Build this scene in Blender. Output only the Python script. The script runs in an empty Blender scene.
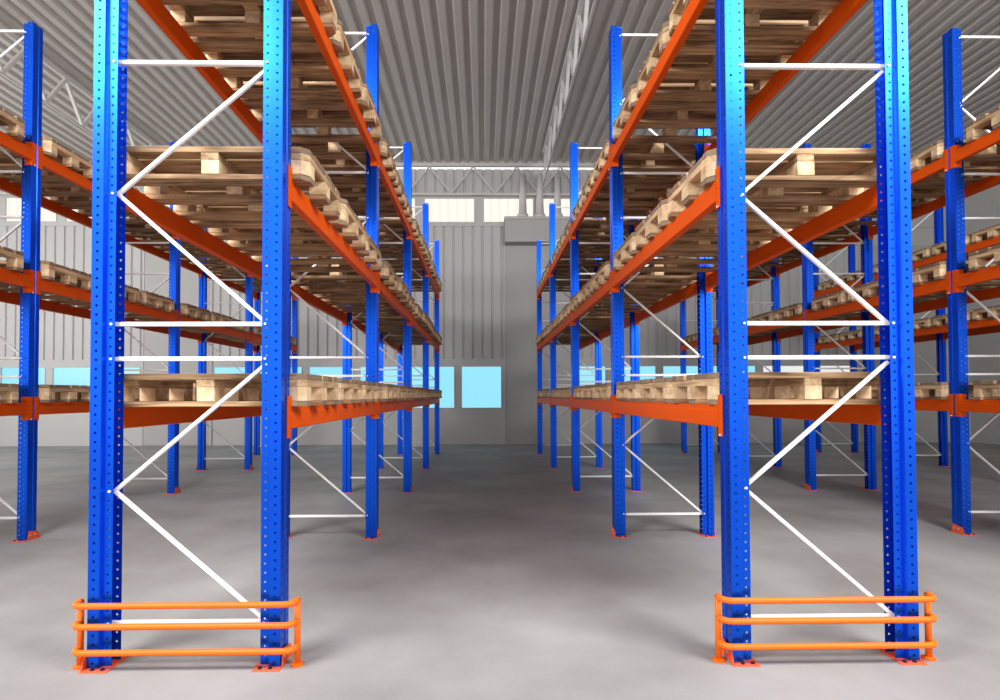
import bpy, bmesh, math, random
from mathutils import Vector, Matrix
random.seed(7)
C = bpy.context.scene.collection
SC = bpy.context.scene

# ------------------------------------------------------------------ camera
F_PX, CX, CY = 570.0, 491.67, 383.4
YAW, PITCH, ROLL, CAM_H = 0.0147, 0.0213, -0.0032, 1.4787
fw = Vector((math.sin(YAW) * math.cos(PITCH), math.cos(YAW) * math.cos(PITCH), math.sin(PITCH)))
rt = Vector((math.cos(YAW), -math.sin(YAW), 0))
up = rt.cross(fw)
rt2 = math.cos(ROLL) * rt + math.sin(ROLL) * up
up2 = -math.sin(ROLL) * rt + math.cos(ROLL) * up
cam = bpy.data.cameras.new('camera')
cam.sensor_width = 36; cam.lens = F_PX * 36 / 1000
cam.shift_x = (500 - CX) / 1000; cam.shift_y = (CY - 350) / 1000
cam.clip_start = 0.05; cam.clip_end = 200
co = bpy.data.objects.new('camera', cam); C.objects.link(co)
m = Matrix((rt2, up2, -fw)).transposed().to_4x4(); m.translation = (0, 0, CAM_H)
co.matrix_world = m
SC.camera = co

# ------------------------------------------------------------------ world and lamps
w = bpy.data.worlds.new('World'); SC.world = w; w.use_nodes = True
bg = w.node_tree.nodes['Background']
bg.inputs[0].default_value = (1.0, 0.98, 0.955, 1); bg.inputs[1].default_value = 1.55
def area(name, loc, target, sx, sy, power, col=(1, 1, 1)):
    l = bpy.data.lights.new(name, 'AREA'); l.shape = 'RECTANGLE'; l.size = sx; l.size_y = sy
    l.energy = power; l.color = col
    o = bpy.data.objects.new(name, l); C.objects.link(o); o.location = loc
    o.rotation_euler = (Vector(target) - Vector(loc)).to_track_quat('-Z', 'Y').to_euler()
    return o
area('high_bay_lamp', (-4.6, 0.2, 6.2), (-4.4, 3.4, 2.4), 4.0, 2.2, 800)
area('high_bay_lamp', (4.9, 0.2, 6.2), (4.7, 3.4, 2.4), 4.0, 2.2, 800)
area('left_daylight', (-16.2, 9.0, 4.5), (-4, 14.0, 4.0), 9.0, 4.5, 900, (1, .99, .97))
vs = SC.view_settings
vs.view_transform = 'Standard'; vs.look = 'None'; vs.exposure = 0.0; vs.gamma = 1; vs.use_curve_mapping = False

# ------------------------------------------------------------------ materials
def new_mat(name):
    m = bpy.data.materials.new(name); m.use_nodes = True
    return m, m.node_tree.nodes, m.node_tree.links, m.node_tree.nodes['Principled BSDF']
def paint(name, col, rough=.35, metal=0.0, var=.08, scale=6, coat=0.0, spec=.5):
    m, n, l, b = new_mat(name)
    tc = n.new('ShaderNodeTexCoord'); no = n.new('ShaderNodeTexNoise'); no.inputs['Scale'].default_value = scale
    no.inputs['Detail'].default_value = 4
    l.new(tc.outputs['Object'], no.inputs['Vector'])
    cr = n.new('ShaderNodeMapRange'); cr.inputs[3].default_value = 1 - var; cr.inputs[4].default_value = 1 + var
    l.new(no.outputs['Fac'], cr.inputs[0])
    mx = n.new('ShaderNodeVectorMath'); mx.operation = 'SCALE'; mx.inputs[0].default_value = col[:3]
    l.new(cr.outputs[0], mx.inputs['Scale']); l.new(mx.outputs[0], b.inputs['Base Color'])
    b.inputs['Roughness'].default_value = rough; b.inputs['Metallic'].default_value = metal
    b.inputs['Specular IOR Level'].default_value = spec
    b.inputs['Coat Weight'].default_value = coat; b.inputs['Coat Roughness'].default_value = .15
    return m
def emit(name, col, strength, stripes=0):
    m, n, l, b = new_mat(name)
    b.inputs['Base Color'].default_value = (.02, .02, .02, 1)
    b.inputs['Roughness'].default_value = .3
    b.inputs['Emission Color'].default_value = (*col, 1); b.inputs['Emission Strength'].default_value = strength
    if stripes:
        tc = n.new('ShaderNodeTexCoord'); wv = n.new('ShaderNodeTexWave'); wv.bands_direction = 'X'
        wv.inputs['Scale'].default_value = stripes; wv.inputs['Distortion'].default_value = 1.5
        l.new(tc.outputs['Object'], wv.inputs['Vector'])
        mr = n.new('ShaderNodeMapRange'); mr.inputs[3].default_value = strength * .93; mr.inputs[4].default_value = strength * 1.05
        l.new(wv.outputs['Fac'], mr.inputs[0]); l.new(mr.outputs[0], b.inputs['Emission Strength'])
    return m
def wood(name, c_lo, c_hi, axis='X', end=False, var=.25):
    m, n, l, b = new_mat(name)
    tc = n.new('ShaderNodeTexCoord'); mp = n.new('ShaderNodeMapping')
    oi = n.new('ShaderNodeObjectInfo')
    add = n.new('ShaderNodeVectorMath'); add.operation = 'ADD'
    mul = n.new('ShaderNodeMath'); mul.operation = 'MULTIPLY'; mul.inputs[1].default_value = 37.0
    l.new(oi.outputs['Random'], mul.inputs[0]); l.new(tc.outputs['Object'], add.inputs[0]); l.new(mul.outputs[0], add.inputs[1])
    l.new(add.outputs[0], mp.inputs['Vector'])
    mp.inputs['Scale'].default_value = {'X': (1.6, 22, 30), 'Y': (22, 1.6, 30), 'N': (9, 9, 9)}[axis]
    no = n.new('ShaderNodeTexNoise'); no.inputs['Scale'].default_value = 1.6; no.inputs['Detail'].default_value = 6
    no.inputs['Distortion'].default_value = .6
    l.new(mp.outputs[0], no.inputs['Vector'])
    n2 = n.new('ShaderNodeTexNoise'); n2.inputs['Scale'].default_value = 3.0; n2.inputs['Detail'].default_value = 2
    l.new(add.outputs[0], n2.inputs['Vector'])
    ad = n.new('ShaderNodeMath'); ad.operation = 'MULTIPLY_ADD'; ad.inputs[1].default_value = .55
    l.new(n2.outputs['Fac'], ad.inputs[0]); l.new(no.outputs['Fac'], ad.inputs[2])
    cr = n.new('ShaderNodeValToRGB'); cr.color_ramp.elements[0].position = .5; cr.color_ramp.elements[1].position = .98
    cr.color_ramp.elements[0].color = (*c_lo, 1); cr.color_ramp.elements[1].color = (*c_hi, 1)
    l.new(ad.outputs[0], cr.inputs[0])
    src = cr.outputs[0]
    if axis == 'X':
        sp = n.new('ShaderNodeSeparateXYZ'); l.new(tc.outputs['Normal'], sp.inputs[0])
        ab = n.new('ShaderNodeMath'); ab.operation = 'ABSOLUTE'; l.new(sp.outputs[0], ab.inputs[0])
        gt = n.new('ShaderNodeMath'); gt.operation = 'GREATER_THAN'; gt.inputs[1].default_value = .6; l.new(ab.outputs[0], gt.inputs[0])
        mm = n.new('ShaderNodeMix'); mm.data_type = 'RGBA'; l.new(gt.outputs[0], mm.inputs[0]); l.new(src, mm.inputs[6])
        mm.inputs[7].default_value = (.26, .185, .125, 1)
        src = mm.outputs[2]
    hs = n.new('ShaderNodeHueSaturation')
    mr = n.new('ShaderNodeMapRange'); mr.inputs[3].default_value = 1 - var; mr.inputs[4].default_value = 1 + var * .5
    l.new(oi.outputs['Random'], mr.inputs[0]); l.new(mr.outputs[0], hs.inputs['Value'])
    l.new(src, hs.inputs['Color']); l.new(hs.outputs[0], b.inputs['Base Color'])
    b.inputs['Roughness'].default_value = .75; b.inputs['Specular IOR Level'].default_value = .25
    bp = n.new('ShaderNodeBump'); bp.inputs['Strength'].default_value = .25; bp.inputs['Distance'].default_value = .004
    l.new(no.outputs['Fac'], bp.inputs['Height']); l.new(bp.outputs[0], b.inputs['Normal'])
    return m
def concrete(name):
    m, n, l, b = new_mat(name)
    tc = n.new('ShaderNodeTexCoord')
    a = n.new('ShaderNodeTexNoise'); a.inputs['Scale'].default_value = .8; a.inputs['Detail'].default_value = 5; a.inputs['Roughness'].default_value = .55
    c = n.new('ShaderNodeTexNoise'); c.inputs['Scale'].default_value = 60; c.inputs['Detail'].default_value = 3
    l.new(tc.outputs['Object'], a.inputs['Vector']); l.new(tc.outputs['Object'], c.inputs['Vector'])
    mx = n.new('ShaderNodeMath'); mx.operation = 'MULTIPLY_ADD'; mx.inputs[1].default_value = .12
    l.new(c.outputs['Fac'], mx.inputs[0]); l.new(a.outputs['Fac'], mx.inputs[2])
    cr = n.new('ShaderNodeValToRGB'); cr.color_ramp.elements[0].position = .38; cr.color_ramp.elements[1].position = .75
    cr.color_ramp.elements[0].color = (.255, .243, .232, 1); cr.color_ramp.elements[1].color = (.385, .374, .365, 1)
    l.new(mx.outputs[0], cr.inputs[0]); l.new(cr.outputs[0], b.inputs['Base Color'])
    rr = n.new('ShaderNodeMapRange'); rr.inputs[3].default_value = .5; rr.inputs[4].default_value = .68
    l.new(a.outputs['Fac'], rr.inputs[0]); l.new(rr.outputs[0], b.inputs['Roughness'])
    b.inputs['Specular IOR Level'].default_value = .2
    return m
M = dict(
    blue=paint('blue_paint', (.006, .112, .88), .28, .85, .03, 4, 0, .4),
    orange=paint('orange_paint', (.74, .088, .001), .5, 0, .05, 5, 0, .12),
    guard=paint('guard_orange', (.96, .165, .008), .42, 0, .04, 5, 0, .3),
    plate=paint('base_plate_orange', (.92, .13, .04), .45, 0, .08, 20, 0, .4),
    white=paint('white_brace', (.93, .92, .91), .35, 0, .03, 9, 0, .5),
    bolt=paint('zinc_bolt', (.75, .77, .8), .3, .6, .05, 30),
    dark=paint('dark_steel', (.03, .03, .035), .5, .5, .1, 30),
    wall=paint('wall_metal', (.52, .512, .505), .6, 0, .03, .6, 0, .3),
    door=paint('door_panel', (.44, .432, .425), .6, 0, .03, .5, 0, .3),
    ceil=paint('ceiling_metal', (.56, .525, .50), .55, 0, .06, 1.5, 0, .35),
    truss=paint('truss_grey', (.62, .60, .585), .55, 0, .05, 4, 0, .3),
    frame=paint('window_frame', (.5, .5, .5), .5, 0, .03, 4, 0, .3),
    low=emit('window_daylight', (.30, .79, 1.0), 1.0),
    pale=emit('window_pale_daylight', (.86, .88, .87), .95),
    high=emit('clerestory_daylight', (1.0, .975, .86), 1.0, 1.2),
    wd_x=wood('wood_boards', (.10, .048, .022), (.58, .37, .20), 'X'),
    wd_y=wood('wood_stringers', (.28, .165, .08), (.78, .54, .31), 'Y'),
    wd_b=wood('wood_blocks', (.46, .29, .15), (.93, .70, .43), 'N', var=.15),
    conc=concrete('concrete_floor'),
)

# ------------------------------------------------------------------ helpers
def box(bm, x0, x1, y0, y1, z0, z1, bev=0, mi=0):
    vs_ = [bm.verts.new((x, y, z)) for x in (x0, x1) for y in (y0, y1) for z in (z0, z1)]
    fs = [bm.faces.new([vs_[i] for i in q]) for q in ((0, 1, 3, 2), (4, 6, 7, 5), (0, 4, 5, 1), (2, 3, 7, 6), (0, 2, 6, 4), (1, 5, 7, 3))]
    for f in fs: f.material_index = mi
    if bev:
        es = list({e for f in fs for e in f.edges})
        r = bmesh.ops.bevel(bm, geom=es, offset=bev, segments=1, affect='EDGES')
        for f in r['faces']: f.material_index = mi
def bar(bm, a, b, wid, thk, side=Vector((0, 1, 0)), bev=.003):
    """a beveled bar from a to b: wid measured across, thk along `side`"""
    a, b = Vector(a), Vector(b); d = (b - a); L = d.length; d.normalize()
    n = side.normalized(); u = n.cross(d).normalized()
    t = bmesh.new(); box(t, 0, L, -thk / 2, thk / 2, -wid / 2, wid / 2, bev)
    M4 = Matrix((d, n, d.cross(n))).transposed().to_4x4(); M4.translation = a
    bmesh.ops.transform(t, matrix=M4, verts=t.verts)
    me = bpy.data.meshes.new('t'); t.to_mesh(me); t.free(); bm.from_mesh(me); bpy.data.meshes.remove(me)
def cyl(bm, a, b, r, seg=12, r2=None):
    a, b = Vector(a), Vector(b); d = b - a
    q = d.to_track_quat('Z', 'Y').to_matrix().to_4x4(); q.translation = (a + b) / 2
    bmesh.ops.create_cone(bm, cap_ends=True, segments=seg, radius1=r, radius2=r if r2 is None else r2, depth=d.length, matrix=q)
def tube(bm, pts, r, seg=12):
    pts = [Vector(p) for p in pts]; rings = []
    ref = Vector((0, 0, 1))
    for i, p in enumerate(pts):
        t = (pts[min(i + 1, len(pts) - 1)] - pts[max(i - 1, 0)]).normalized()
        a = ref.cross(t)
        if a.length < .1: a = Vector((1, 0, 0)).cross(t)
        a.normalize(); b = t.cross(a)
        rings.append([bm.verts.new(p + r * (math.cos(k * 2 * math.pi / seg) * a + math.sin(k * 2 * math.pi / seg) * b)) for k in range(seg)])
    for i in range(len(rings) - 1):
        for k in range(seg):
            bm.faces.new((rings[i][k], rings[i][(k + 1) % seg], rings[i + 1][(k + 1) % seg], rings[i + 1][k]))
    bm.faces.new(rings[0][::-1]); bm.faces.new(rings[-1])
def mesh(name, bm, mats, smooth=False):
    me = bpy.data.meshes.new(name)
    bmesh.ops.recalc_face_normals(bm, faces=bm.faces)
    if smooth:
        for f in bm.faces: f.smooth = len(f.verts) == 4
    bm.to_mesh(me); bm.free()
    for mt in (mats if isinstance(mats, (list, tuple)) else [mats]): me.materials.append(mt)
    return me
def put(name, me, parent=None, loc=(0, 0, 0), rz=0):
    o = bpy.data.objects.new(name, me); C.objects.link(o); o.location = loc; o.rotation_euler = (0, 0, rz)
    if parent: o.parent = parent
    return o
def tag(o, label=None, cat=None, group=None, kind=None):
    if label: o['label'] = label
    if cat: o['category'] = cat
    if group: o['group'] = group
    if kind: o['kind'] = kind
    return o
def empty(name, loc, rz=0):
    o = bpy.data.objects.new(name, None); C.objects.link(o); o.location = loc; o.rotation_euler = (0, 0, rz)
    o.empty_display_size = .2
    return o
def copy_tree(o, parent=None):
    c = o.copy(); C.objects.link(c)
    if parent: c.parent = parent
    for ch in list(o.children): copy_tree(ch, c)
    return c

# ------------------------------------------------------------------ the hall
WY = 17.36                      # inner face of the end wall
XL, XR = -17.5, 15.0
YB = -7.0                       # the hall is open behind the camera
CZ = 8.56
bm = bmesh.new(); box(bm, XL - 6, XR + .3, -16, WY + .3, -.2, 0)
tag(put('floor', mesh('floor', bm, M['conc'])), kind='structure')

def ribbed(bm, u0, u1, v0, v1, place, pitch, prof):
    """trapezoid sheet: prof = [(fraction of pitch, depth)], place(u, v, d) gives the point"""
    n = max(1, round((u1 - u0) / pitch)); p = (u1 - u0) / n
    us = [(u0 + (i + fr) * p, dp) for i in range(n) for fr, dp in prof] + [(u1, prof[0][1])]
    lo = [bm.verts.new(place(u, v0, d)) for u, d in us]; hi = [bm.verts.new(place(u, v1, d)) for u, d in us]
    for i in range(len(us) - 1): bm.faces.new((lo[i], lo[i + 1], hi[i + 1], hi[i]))
# ceiling: ribs running down the hall
bm = bmesh.new()
ribbed(bm, XL, XR, YB, WY + .12, lambda u, v, d: (u, v, CZ + d), .293, [(0, 0), (.42, 0), (.54, .075), (.88, .075)])
o = put('ceiling', mesh('ceiling', bm, M['ceil'])); tag(o, kind='structure')
sm = o.modifiers.new('thick', 'SOLIDIFY'); sm.thickness = .004; sm.offset = 1

# end wall
FLAT = [(-10.30, -8.20), (.63, 2.76), (11.5, 14.2)]         # flat door bays
def spans(x0, x1):
    out = []; x = x0
    for a, b in FLAT:
        if b < x0 or a > x1: continue
        if a > x: out.append((x, a))
        x = b
    if x < x1: out.append((x, x1))
    return out
LW0, LW1, HW0, HW1 = 1.08, 2.39, 6.773, 7.545
bm = bmesh.new()
T = .12
lows, highs = [], []
k = -12
while k < 12:                                                   # window openings of the low band, between mullions
    a = -.77 + 1.54 * k + .09; b = a + 1.36
    if k == 0: a, b = -.68, .57
    for s0, s1 in spans(XL, XR):
        aa, bb = max(a, s0 + .02), min(b, s1 - .05)
        if bb - aa > .35: lows.append((aa, bb))
    k += 1
x = XL
for a, b in lows + [(XR, XR)]:
    box(bm, x, a, WY, WY + T, LW0, LW1); x = b
box(bm, XL, XR, WY, WY + T, 0, LW0); box(bm, XL, XR, WY, WY + T, LW1, 2.60)
x = XL; k = -11
while k < 11:
    a = 1.81 * k + .01 ; b = a + 1.56
    if a > XL and b < 11.0:
        highs.append((a, b)); box(bm, x, a, WY, WY + T, HW0, HW1); x = b
    k += 1
box(bm, x, XR, WY, WY + T, HW0, HW1)
box(bm, XL, XR, WY - .02, WY + T, 6.655, HW0); box(bm, XL, XR, WY, WY + T, HW1, 7.70)
P = [(0, 0), (.70, 0), (.76, .045), (.92, .045)]
for a, b in spans(XL, XR):
    ribbed(bm, a, b, 2.60, 6.655, lambda u, v, d: (u, WY + d, v), .292, P)
    box(bm, a, b, WY + .046, WY + T, 2.60, 6.655)
ribbed(bm, XL, XR, 7.70, 8.43, lambda u, v, d: (u, WY + d, v), .292, P)
box(bm, XL, XR, WY + .046, WY + .1, 7.70, 8.42)
for a, b in FLAT: box(bm, a, b, WY + .03, WY + T, 2.60, 6.655)
tag(put('wall_back', mesh('wall_back', bm, M['wall'])), kind='structure')
for i, (a, b) in enumerate(lows):
    bm = bmesh.new(); t = .03
    box(bm, a, a + t, WY - .012, WY + .06, LW0, LW1); box(bm, b - t, b, WY - .012, WY + .06, LW0, LW1)
    box(bm, a + t, b - t, WY - .012, WY + .06, LW0, LW0 + t); box(bm, a + t, b - t, WY - .012, WY + .06, LW1 - t, LW1)
    o = tag(put('window_%d' % (i + 1), mesh('window_frame', bm, M['frame'])), kind='structure')
    bm = bmesh.new(); box(bm, a + t, b - t, WY + .03, WY + .045, LW0 + t, LW1 - t)
    put('pane', mesh('pane', bm, M['low'] if a < 7.5 else M['pale']), o)
for i, (a, b) in enumerate(highs):
    bm = bmesh.new(); t = .025
    box(bm, a, a + t, WY - .01, WY + .06, HW0, HW1); box(bm, b - t, b, WY - .01, WY + .06, HW0, HW1)
    box(bm, a + t, b - t, WY - .01, WY + .06, HW0, HW0 + t); box(bm, a + t, b - t, WY - .01, WY + .06, HW1 - t, HW1)
    o = tag(put('window_%d' % (i + 1 + len(lows)), mesh('window_frame', bm, M['frame'])), kind='structure')
    bm = bmesh.new(); box(bm, a + t, b - t, WY + .03, WY + .045, HW0 + t, HW1 - t)
    put('pane', mesh('pane', bm, M['high']), o)
for i, (a, b) in enumerate(FLAT):
    bm = bmesh.new()
    box(bm, a + .05, b - .05, WY - .02, WY + .028, .02, 6.07)
    for z in (1.25, 2.49, 3.73, 4.97): box(bm, a + .05, b - .05, WY - .0225, WY - .02, z, z + .006)
    o = tag(put('door_%d' % (i + 1), mesh('door_panel', bm, M['door'])), kind='structure')
    bm = bmesh.new()
    box(bm, a, a + .05, WY - .035, WY + .028, .0, 6.07); box(bm, b - .05, b, WY - .035, WY + .028, 0, 6.07)
    put('door_frame', mesh('door_frame', bm, M['wall']), o)
# side walls
bm = bmesh.new()
ribbed(bm, YB, WY, 2.6, CZ, lambda u, v, d: (XL - d, u, v), .292, P); box(bm, XL - T, XL, YB, WY, 0, 2.6); box(bm, XL - T, XL - .06, YB, WY, 2.6, CZ)
tag(put('wall_left', mesh('wall_left', bm, M['wall'])), kind='structure')
bm = bmesh.new()
box(bm, XR, XR + T, YB, WY, 0, CZ)
tag(put('wall_right', mesh('wall_right', bm, M['wall'])), kind='structure')
bm = bmesh.new(); box(bm, XR - .05, XR, YB, WY - .03, 6.2, 6.32, .005)
tag(put('trim_1', mesh('trim', bm, M['truss'])), kind='structure')

# housing over the middle door with its three pipes
h = empty('door_housing', (1.71, WY - .03, 6.07))
tag(h, 'grey housing box with three pipes above the flat door at the aisle end', 'housing')
bm = bmesh.new(); box(bm, -1.05, 1.05, -.42, 0, 0, .68, .01)
put('box', mesh('housing_box', bm, M['door']), h)
bm = bmesh.new(); box(bm, -1.07, 1.07, -.44, 0, .68, .76, .01)
put('lid', mesh('housing_lid', bm, M['wall']), h)
for x in (-.5, .02, .55):
    bm = bmesh.new(); cyl(bm, (x, -.2, .76), (x, -.2, .88), .17, 20); cyl(bm, (x, -.2, .88), (x, -.2, 2.1), .125, 20, .08)
    put('pipe', mesh('pipe', bm, M['truss'], True), h)

# trusses
def truss(name, label, a, b, z0, z1, pitch, wd, dg, side, group='roof trusses'):
    """lattice girder from a to b (x, y), chords at z0 and z1"""
    A, B = Vector((*a, 0)), Vector((*b, 0)); L = (B - A).length; d = (B - A).normalized()
    r = empty(name, (A.x, A.y, z0), math.atan2(d.y, d.x)); tag(r, label, 'truss', group)
    H = z1 - z0
    bm = bmesh.new(); box(bm, 0, L, -wd / 2, wd / 2, H - .03 - wd * .2, H + .055, .004); put('top_chord', mesh('top_chord', bm, M['truss']), r)
    bm = bmesh.new(); box(bm, 0, L, -wd * .3, wd * .3, -wd * .3, wd * .3, .004); put('bottom_chord', mesh('bottom_chord', bm, M['truss']), r)
    n = max(1, round(L / pitch)); p = L / n
    bmu = bmesh.new(); bar(bmu, (0, 0, .03), (p / 2, 0, H - .05), dg, dg); mu = mesh('lattice_bar', bmu, M['truss'])
    bmd = bmesh.new(); bar(bmd, (p / 2, 0, H - .05), (p, 0, .03), dg, dg); md = mesh('lattice_bar', bmd, M['truss'])
    for i in range(n):
        put('lattice_bar', mu, r, (i * p, 0, 0)); put('lattice_bar', md, r, (i * p, 0, 0))
    return r
truss('roof_truss', 'grey lattice truss running down the hall just right of the centre aisle', (1.76, -6.48), (1.76, 16.20), 7.60, 8.45, 1.08, .08, .065, 0)
truss('roof_truss', 'pale lattice truss running down the hall above the far left rack', (-9.09, -6.48), (-9.09, 16.20), 7.60, 8.45, 1.08, .08, .065, 0)
truss('roof_truss', 'grey lattice truss lying along the top of the end wall', (-16.915, WY - .16), (13.675, WY - .16), 7.60, 8.49, 1.33, .11, .045, 0)

# ------------------------------------------------------------------ rack parts
Y0, D, W = 3.157, 2.8, 1.042
UD = .13                                    # depth of an upright
TOP = 5.40
ROWS = {'A': -1.634, 'B': -5.22, 'C': 1.892, 'D': 5.558, 'E': 8.99}
WHERE = {'A': 'rack just left of the centre aisle', 'B': 'far left rack', 'C': 'rack just right of the centre aisle',
         'D': 'second rack right of the aisle', 'E': 'rightmost rack in the distance'}
LEV = [1.42, 2.74, 4.075]
LEVN = ['lowest', 'middle', 'top']
ORD = ['first', 'second', 'third', 'fourth', 'fifth']

def strip(bm, p0, p1, c, rx, rz, off, h, pitch=.05):
    """perforated vertical strip between plan points p0 and p1, hole column at fraction c"""
    p0, p1 = Vector(p0), Vector(p1); L = (p1 - p0).length; d = (p1 - p0) / L; cx = c * L
    def V(s, z): q = p0 + d * s; return bm.verts.new((q.x, q.y, z))
    z = 0.0; n = int(h / pitch)
    def quad(za, zb):
        bm.faces.new((V(0, za), V(L, za), V(L, zb), V(0, zb)))
    zs = off
    if zs > 0: quad(0, zs)
    i = 0
    while zs + pitch <= h + 1e-6:
        zc = zs + pitch / 2
        outer = [(L, zc), (L, zs + pitch), (cx, zs + pitch), (0, zs + pitch), (0, zc), (0, zs), (cx, zs), (L, zs)]
        k = .7071
        inner = [(cx + rx, zc), (cx + k * rx, zc + k * rz), (cx, zc + rz), (cx - k * rx, zc + k * rz), (cx - rx, zc), (cx - k * rx, zc - k * rz), (cx, zc - rz), (cx + k * rx, zc - k * rz)]
        O = [V(*q) for q in outer]; I = [V(*q) for q in inner]
        for j in range(8): bm.faces.new((O[j], O[(j + 1) % 8], I[(j + 1) % 8], I[j]))
        zs += pitch
    if zs < h - 1e-4: quad(zs, h)
def plain(bm, p0, p1, h):
    a = [bm.verts.new((p[0], p[1], z)) for z in (0, h) for p in (p0, p1)]
    bm.faces.new((a[0], a[1], a[3], a[2]))
def make_upright():
    bm = bmesh.new(); h = TOP; R = .0074
    for s in (-1, 1):
        strip(bm, (0, s * .065), (-.060, s * .065), .5, R, R, 0, h)
        plain(bm, (-.060, s * .065), (-.068, s * .041), h)
        strip(bm, (-.068, s * .041), (-.116, s * .041), .5, R * .9, R * .9, .025, h)
        strip(bm, (0, s * .065), (0, s * .016), .45, .006, .011, .012, h)
        plain(bm, (0, s * .016), (-.005, s * .010), h)
    plain(bm, (-.005, -.010), (-.005, .010), h)
    bmesh.ops.remove_doubles(bm, verts=bm.verts, dist=1e-5)
    bmesh.ops.recalc_face_normals(bm, faces=bm.faces)
    me = bpy.data.meshes.new('u'); bm.to_mesh(me); bm.free(); me.materials.append(M['blue'])
    o = bpy.data.objects.new('u', me); C.objects.link(o)
    sm = o.modifiers.new('s', 'SOLIDIFY'); sm.thickness = .0028; sm.offset = 0
    dg = bpy.context.evaluated_depsgraph_get()
    out = bpy.data.meshes.new_from_object(o.evaluated_get(dg)); out.name = 'upright'
    bpy.data.objects.remove(o); bpy.data.meshes.remove(me)
    return out
UP = make_upright()
HB = [5.345, 3.85, 3.37, 1.885, 1.69, .224]
DG = [(5.305, 4.60, 3.88), (3.33, 2.62, 1.90), (1.65, .953, .245)]
def hbar():
    bm = bmesh.new(); box(bm, -W / 2 + .07, W / 2 - .07, -.013, .013, -.012, .012, .003); return mesh('horizontal_brace', bm, M['white'])
HBAR = hbar()
DIA = {}
for i, (a, b_, c) in enumerate(DG):
    for j, (z0, z1, s) in enumerate(((a + .015, b_, 1), (b_, c - .015, -1))):
        bm = bmesh.new(); xr, xl = W / 2 - .10, -W / 2 + .10
        if s == 1: bar(bm, (xr, 0, z0), (xl, 0, z1), .0205, .022)
        else: bar(bm, (xl, 0, z0), (xr, 0, z1), .0205, .022)
        DIA[i, j] = mesh('diagonal_brace', bm, M['white'])
def plate_mesh():
    bm = bmesh.new()
    box(bm, -.135, .012, -.115, .115, .0, .006, .001)
    # lug standing on the outer side of the post
    v = [(.003, -.062, .004), (.003, .105, .004), (.003, .075, .075), (.003, -.045, .095)]
    a = [bm.verts.new((x + .004, y, z)) for x, y, z in v]; b = [bm.verts.new((x + .009, y, z)) for x, y, z in v]
    bm.faces.new(a); bm.faces.new(b[::-1])
    for i in range(4): bm.faces.new((a[i], b[i], b[(i + 1) % 4], a[(i + 1) % 4]))
    return mesh('base_plate', bm, M['plate'])
PLATE = plate_mesh()
bm = bmesh.new(); cyl(bm, (0, 0, .006), (0, 0, .013), .011, 6); cyl(bm, (0, 0, .013), (0, 0, .018), .006, 8); ANCHOR = mesh('anchor_bolt', bm, M['dark'])
bm = bmesh.new(); cyl(bm, (0, -.004, 0), (0, .004, 0), .0068, 10); BOLT = mesh('bolt', bm, M['white'])
bm = bmesh.new(); cyl(bm, (.008, 0, 0), (.016, 0, 0), .009, 6); LUGB = mesh('lug_bolt', bm, M['bolt'])

def make_frame(detail):
    r = empty('upright_frame', (0, 0, 0))
    for s in (-1, 1):
        rz = 0 if s == 1 else math.pi
        put('upright', UP, r, (s * W / 2, 0, .006), rz)
        p = put('base_plate', PLATE, r, (s * W / 2, 0, 0), rz)
        if detail:
            for (x, y) in ((-.045, -.09), (-.10, -.09)) if s == 1 else ((-.045, .09), (-.10, .09)):
                put('anchor_bolt', ANCHOR, p, (x, y, 0))
            for y in (-.03, .03): put('lug_bolt', LUGB, p, (0, y, .05))
    for z in HB: put('horizontal_brace', HBAR, r, (0, 0, z))
    for i in range(3):
        for j in range(2): put('diagonal_brace', DIA[i, j], r)
    if detail:
        xs = W / 2 - .097
        pts = [(s * xs, z) for z in HB for s in (-1, 1)] + [(-xs, g[1]) for g in DG]
        for x, z in pts: put('bolt', BOLT, r, (x, -.046, 1.479 + (z - 1.479) * .991))
    return r
protoF = {True: make_frame(True), False: make_frame(False)}
usedF = {True: False, False: False}
for row, cx in ROWS.items():
    for k in range(5):
        if row == 'E' and k < 2: continue
        det = k <= 1
        if usedF[det]: o = copy_tree(protoF[det])
        else: o = protoF[det]; usedF[det] = True
        o.location = (cx, Y0 + UD / 2 + k * D, 0)
        pos = ('nearest' if k == 0 else ('farthest' if k == 4 else ORD[k] + ' from the front'))
        tag(o, 'blue upright frame, %s, %s' % (pos, WHERE[row]), 'rack frame', 'blue upright frames')

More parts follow.
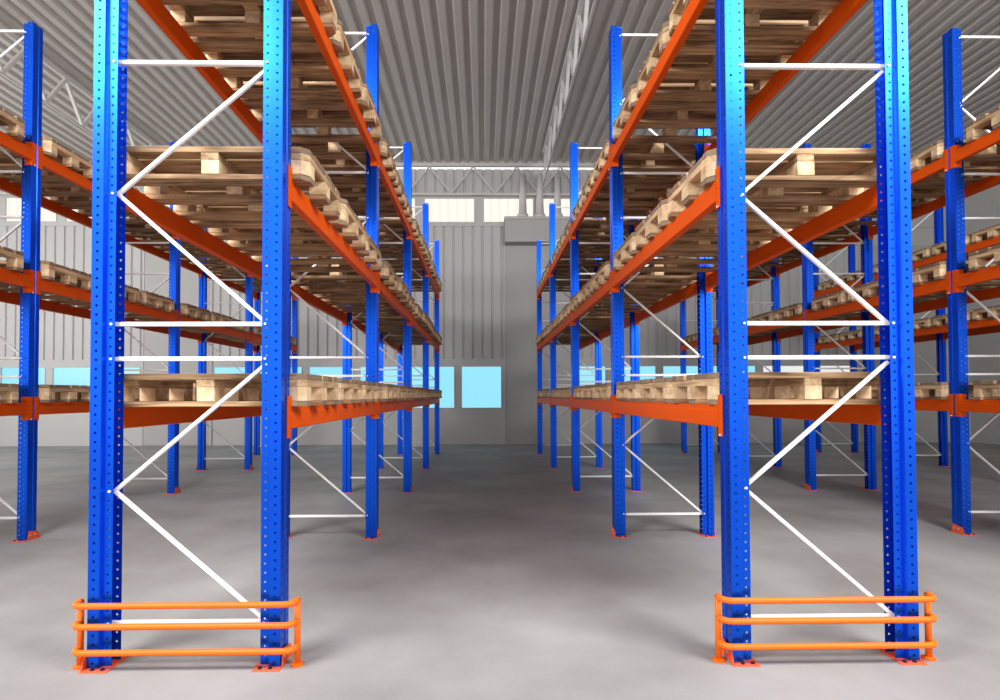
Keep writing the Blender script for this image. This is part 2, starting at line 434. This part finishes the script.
# ------------------------------------------------------------------ beams
BL = D - UD
def make_beam():
    """local: y runs along the beam from 0 to BL, outer side is +x, top at z = 0, web plane at x = 0"""
    r = empty('rack_crossbar', (0, 0, 0))
    bm = bmesh.new(); H = .128
    sec = [(.006, -H), (.006, -.030), (.000, -.024), (.000, 0), (-.046, 0), (-.046, -H)]
    sec = [(.008, -H + .004), (.008, -.034), (.003, -.028), (.003, -.003), (0, 0), (-.043, 0), (-.046, -.003), (-.046, -H + .004), (-.042, -H), (.004, -H)]
    y0, y1 = .0055, BL - .0055
    a = [bm.verts.new((x, y0, z)) for x, z in sec]; b = [bm.verts.new((x, y1, z)) for x, z in sec]
    bm.faces.new(a); bm.faces.new(b[::-1])
    for i in range(len(sec)): j = (i + 1) % len(sec); bm.faces.new((a[i], b[i], b[j], a[j]))
    put('box_section', mesh('box_section', bm, M['orange']), r)
    for e, (yy, s) in enumerate(((0, -1), (BL, 1))):
        bm = bmesh.new()
        ya, yb = sorted((yy, yy - s * .005)); box(bm, -.066, .010, ya, yb, -H - .052, .06, .001)
        ya, yb = sorted((yy - s * .005, yy + s * .052)); box(bm, .004, .010, ya, yb, -H - .052, .06, .001)
        for z in (-.13, -.05, .02): 
            ya, yb = sorted((yy + s * .018, yy + s * .036)); box(bm, .010, .013, ya, yb, z - .012, z + .012)
        put('end_connector', mesh('end_connector', bm, M['orange']), r)
    bm = bmesh.new(); cyl(bm, (.010, BL + .03, -.172), (.017, BL + .03, -.172), .006, 8); put('locking_pin', mesh('locking_pin', bm, M['white']), r)
    return r
protoB = make_beam(); usedB = False
for row, cx in ROWS.items():
    for k in range(4):
        if row == 'E' and k < 2: continue
        for li, z in enumerate(LEV):
            for s in (-1, 1):
                o = copy_tree(protoB) if usedB else protoB
                usedB = True
                if s == 1: o.location = (cx + W / 2, Y0 + UD + k * D, z); o.rotation_euler = (0, 0, 0)
                else:
                    o.location = (cx - W / 2, Y0 + UD + k * D + BL, z); o.rotation_euler = (0, 0, math.pi)
                tag(o, 'orange %s crossbar, %s side, %s bay, %s' % (LEVN[li], 'right' if s == 1 else 'left', ORD[k], WHERE[row]), 'crossbar', 'orange rack crossbars')

# ------------------------------------------------------------------ pallets
PL, PW = 1.14, .80                        # x and y size
ZB, ZK, ZS, ZD = .030, .083, .042, .035
DECK = [(0, .10), (.13, .35), (.38, .49), (.52, .63), (.66, .80)]
BX = [(-.57, -.47), (-.05, .05), (.47, .57)]
BY = [(0, .13), (.335, .465), (.67, .80)]
def plank(bm, x0, x1, y0, y1, z0, z1, mi=0, j=0):
    dx = random.uniform(-j, j)
    box(bm, x0 + dx, x1 + dx, y0, y1, z0, z1, .0025, mi)
def cbox(bm, x0, x1, y0, y1, z0, z1, mi, ch, corners):
    """board or block whose listed vertical corners ('x sign y sign') are cut at 45 degrees"""
    pts = []
    for sx, sy in ((0, 0), (1, 0), (1, 1), (0, 1)):
        X, Y = (x0, x1)[sx], (y0, y1)[sy]
        if (sx, sy) in corners:
            ix, iy = (ch if sx == 0 else -ch), (ch if sy == 0 else -ch)
            a, b = (X + ix, Y), (X, Y + iy)
            pts += [b, a] if (sx, sy) in ((0, 0), (1, 1)) else [a, b]
        else: pts.append((X, Y))
    lo = [bm.verts.new((*p, z0)) for p in pts]; hi = [bm.verts.new((*p, z1)) for p in pts]
    fs = [bm.faces.new(lo[::-1]), bm.faces.new(hi)]
    for i in range(len(pts)):
        j = (i + 1) % len(pts); fs.append(bm.faces.new((lo[i], lo[j], hi[j], hi[i])))
    es = [e for e in list(fs[0].edges) + list(fs[1].edges)]
    for f in fs: f.material_index = mi
    rr = bmesh.ops.bevel(bm, geom=es, offset=.0025, segments=1, affect='EDGES')
    for f in rr['faces']: f.material_index = mi
def yc(y0, y1):
    return [(0, 0), (1, 0)] if y0 < .02 else ([(0, 1), (1, 1)] if y1 > .78 else [])
def pallet_variant(v, parts):
    bmj = bmesh.new(); r = None
    if parts: r = empty('wooden_pallet', (0, 0, 0))
    def emitp(name, mat, fn):
        if parts:
            b = bmesh.new(); fn(b, 0); put(name, mesh(name, b, mat), r)
        else: fn(bmj, {'wd_x': 0, 'wd_y': 1, 'wd_b': 2}[matname[mat.name]])
    matname = {M['wd_x'].name: 'wd_x', M['wd_y'].name: 'wd_y', M['wd_b'].name: 'wd_b'}
    for a, b_ in DECK:
        dx = random.uniform(-.007, .007); dz = random.uniform(0, .002)
        emitp('deck_board', M['wd_x'], lambda q, mi: cbox(q, -.57 + dx, .57 + dx, a, b_, ZB + ZK + ZS, ZB + ZK + ZS + ZD + dz, mi, .045, yc(a, b_)))
    for a, b_ in BX:
        emitp('stringer_board', M['wd_y'], lambda q, mi: cbox(q, a, b_, .002, .798, ZB + ZK, ZB + ZK + ZS, mi, .042, [(0, 0), (0, 1)] if a < -.5 else ([(1, 0), (1, 1)] if b_ > .5 else [])))
        for c, e in BY:
            sx = random.uniform(-.004, .004)
            emitp('block', M['wd_b'], lambda q, mi: cbox(q, a + sx, b_ + sx, c + .003, e - .003, ZB, ZB + ZK, mi, .04, [k_ for k_ in yc(c, e) if (k_[0] == 0 and a < -.5) or (k_[0] == 1 and b_ > .5)]))
    for c, e in BY:
        dx = random.uniform(-.006, .006)
        emitp('bottom_board', M['wd_x'], lambda q, mi: cbox(q, -.57 + dx, .57 + dx, c + .005, e - .005, 0, ZB, mi, .045, yc(c, e)))
    if parts: bmj.free(); return r
    return mesh('wooden_pallet', bmj, [M['wd_x'], M['wd_y'], M['wd_b']])
NV = 3
protoP = [pallet_variant(i, True) for i in range(NV)]; usedP = [False] * NV
farP = [pallet_variant(i, False) for i in range(NV)]
PC = {'A': -1.614, 'B': -5.20, 'C': 1.926, 'D': 5.572, 'E': 9.0}
DX = {('A', 0): .014, ('A', 1): .03, ('C', 1): -.024}
PN = ['front', 'middle', 'rear']
for row in ROWS:
    for k in range(4):
        if row == 'E' and k < 2: continue
        near = (row in 'AC' and k <= 1) or (row in 'BD' and k <= 1)
        for li, z in enumerate(LEV):
            for q in range(3):
                v = (k * 7 + li * 3 + q * 5 + ord(row)) % NV
                if k == 0 and q == 0: v = 0
                loc = (PC[row] + DX.get((row, li), 0) + (random.uniform(-.018, .018) if not (q == 0 and k == 0) else 0),
                       Y0 + UD + .012 + k * D + q * .852 + (random.uniform(0, .01) if q else 0), z)
                if near:
                    o = copy_tree(protoP[v]) if usedP[v] else protoP[v]; usedP[v] = True
                    o.location = loc
                else:
                    o = put('wooden_pallet', farP[v], None, loc)
                tag(o, 'wooden pallet, %s level, %s bay, %s of three, %s' % (LEVN[li], ORD[k], PN[q], WHERE[row]), 'pallet', 'wooden pallets on the racks')
for v in range(NV):
    if not usedP[v]:
        for ch in list(protoP[v].children): bpy.data.objects.remove(ch)
        bpy.data.objects.remove(protoP[v])

# ------------------------------------------------------------------ rack end guards
def guard(cx, label, hw=.592):
    yp, yr, r = 0.0, -.075, .0168
    g = empty('rack_end_guard', (cx, 3.185, 0)); tag(g, label, 'guard rail', 'orange rack end guards')
    ZR = (.356, .245, .107)
    for s in (-1, 1):
        bm = bmesh.new(); cyl(bm, (s * hw, 0, .004), (s * hw, 0, ZR[0]), .0168, 16)
        bmesh.ops.create_uvsphere(bm, u_segments=16, v_segments=8, radius=.0168, matrix=Matrix.Translation((s * hw, 0, ZR[0])))
        put('guard_post', mesh('guard_post', bm, M['guard'], True), g)
        bm = bmesh.new(); cyl(bm, (s * hw, 0, 0), (s * hw, 0, .008), .034, 20); cyl(bm, (s * hw, 0, .008), (s * hw, 0, .014), .028, 20, .018)
        put('foot_disc', mesh('foot_disc', bm, M['guard'], False), g)
    for z in ZR:
        R = .055; pts = []
        pts.append((-hw, 0, z)); 
        for i in range(9):
            t = math.pi / 2 * i / 8; pts.append((-hw + R - R * math.cos(t), yr + R - R * math.sin(t), z))
        for i in range(9):
            t = math.pi / 2 * i / 8; pts.append((hw - R + R * math.sin(t), yr + R - R * math.cos(t), z))
        pts.append((hw, 0, z))
        bm = bmesh.new(); tube(bm, pts, r, 14); put('guard_rail', mesh('guard_rail', bm, M['guard'], True), g)
guard(-1.62, 'bright orange triple tube guard around the feet of the left front frame')
guard(1.896, 'bright orange triple tube guard around the feet of the right front frame')
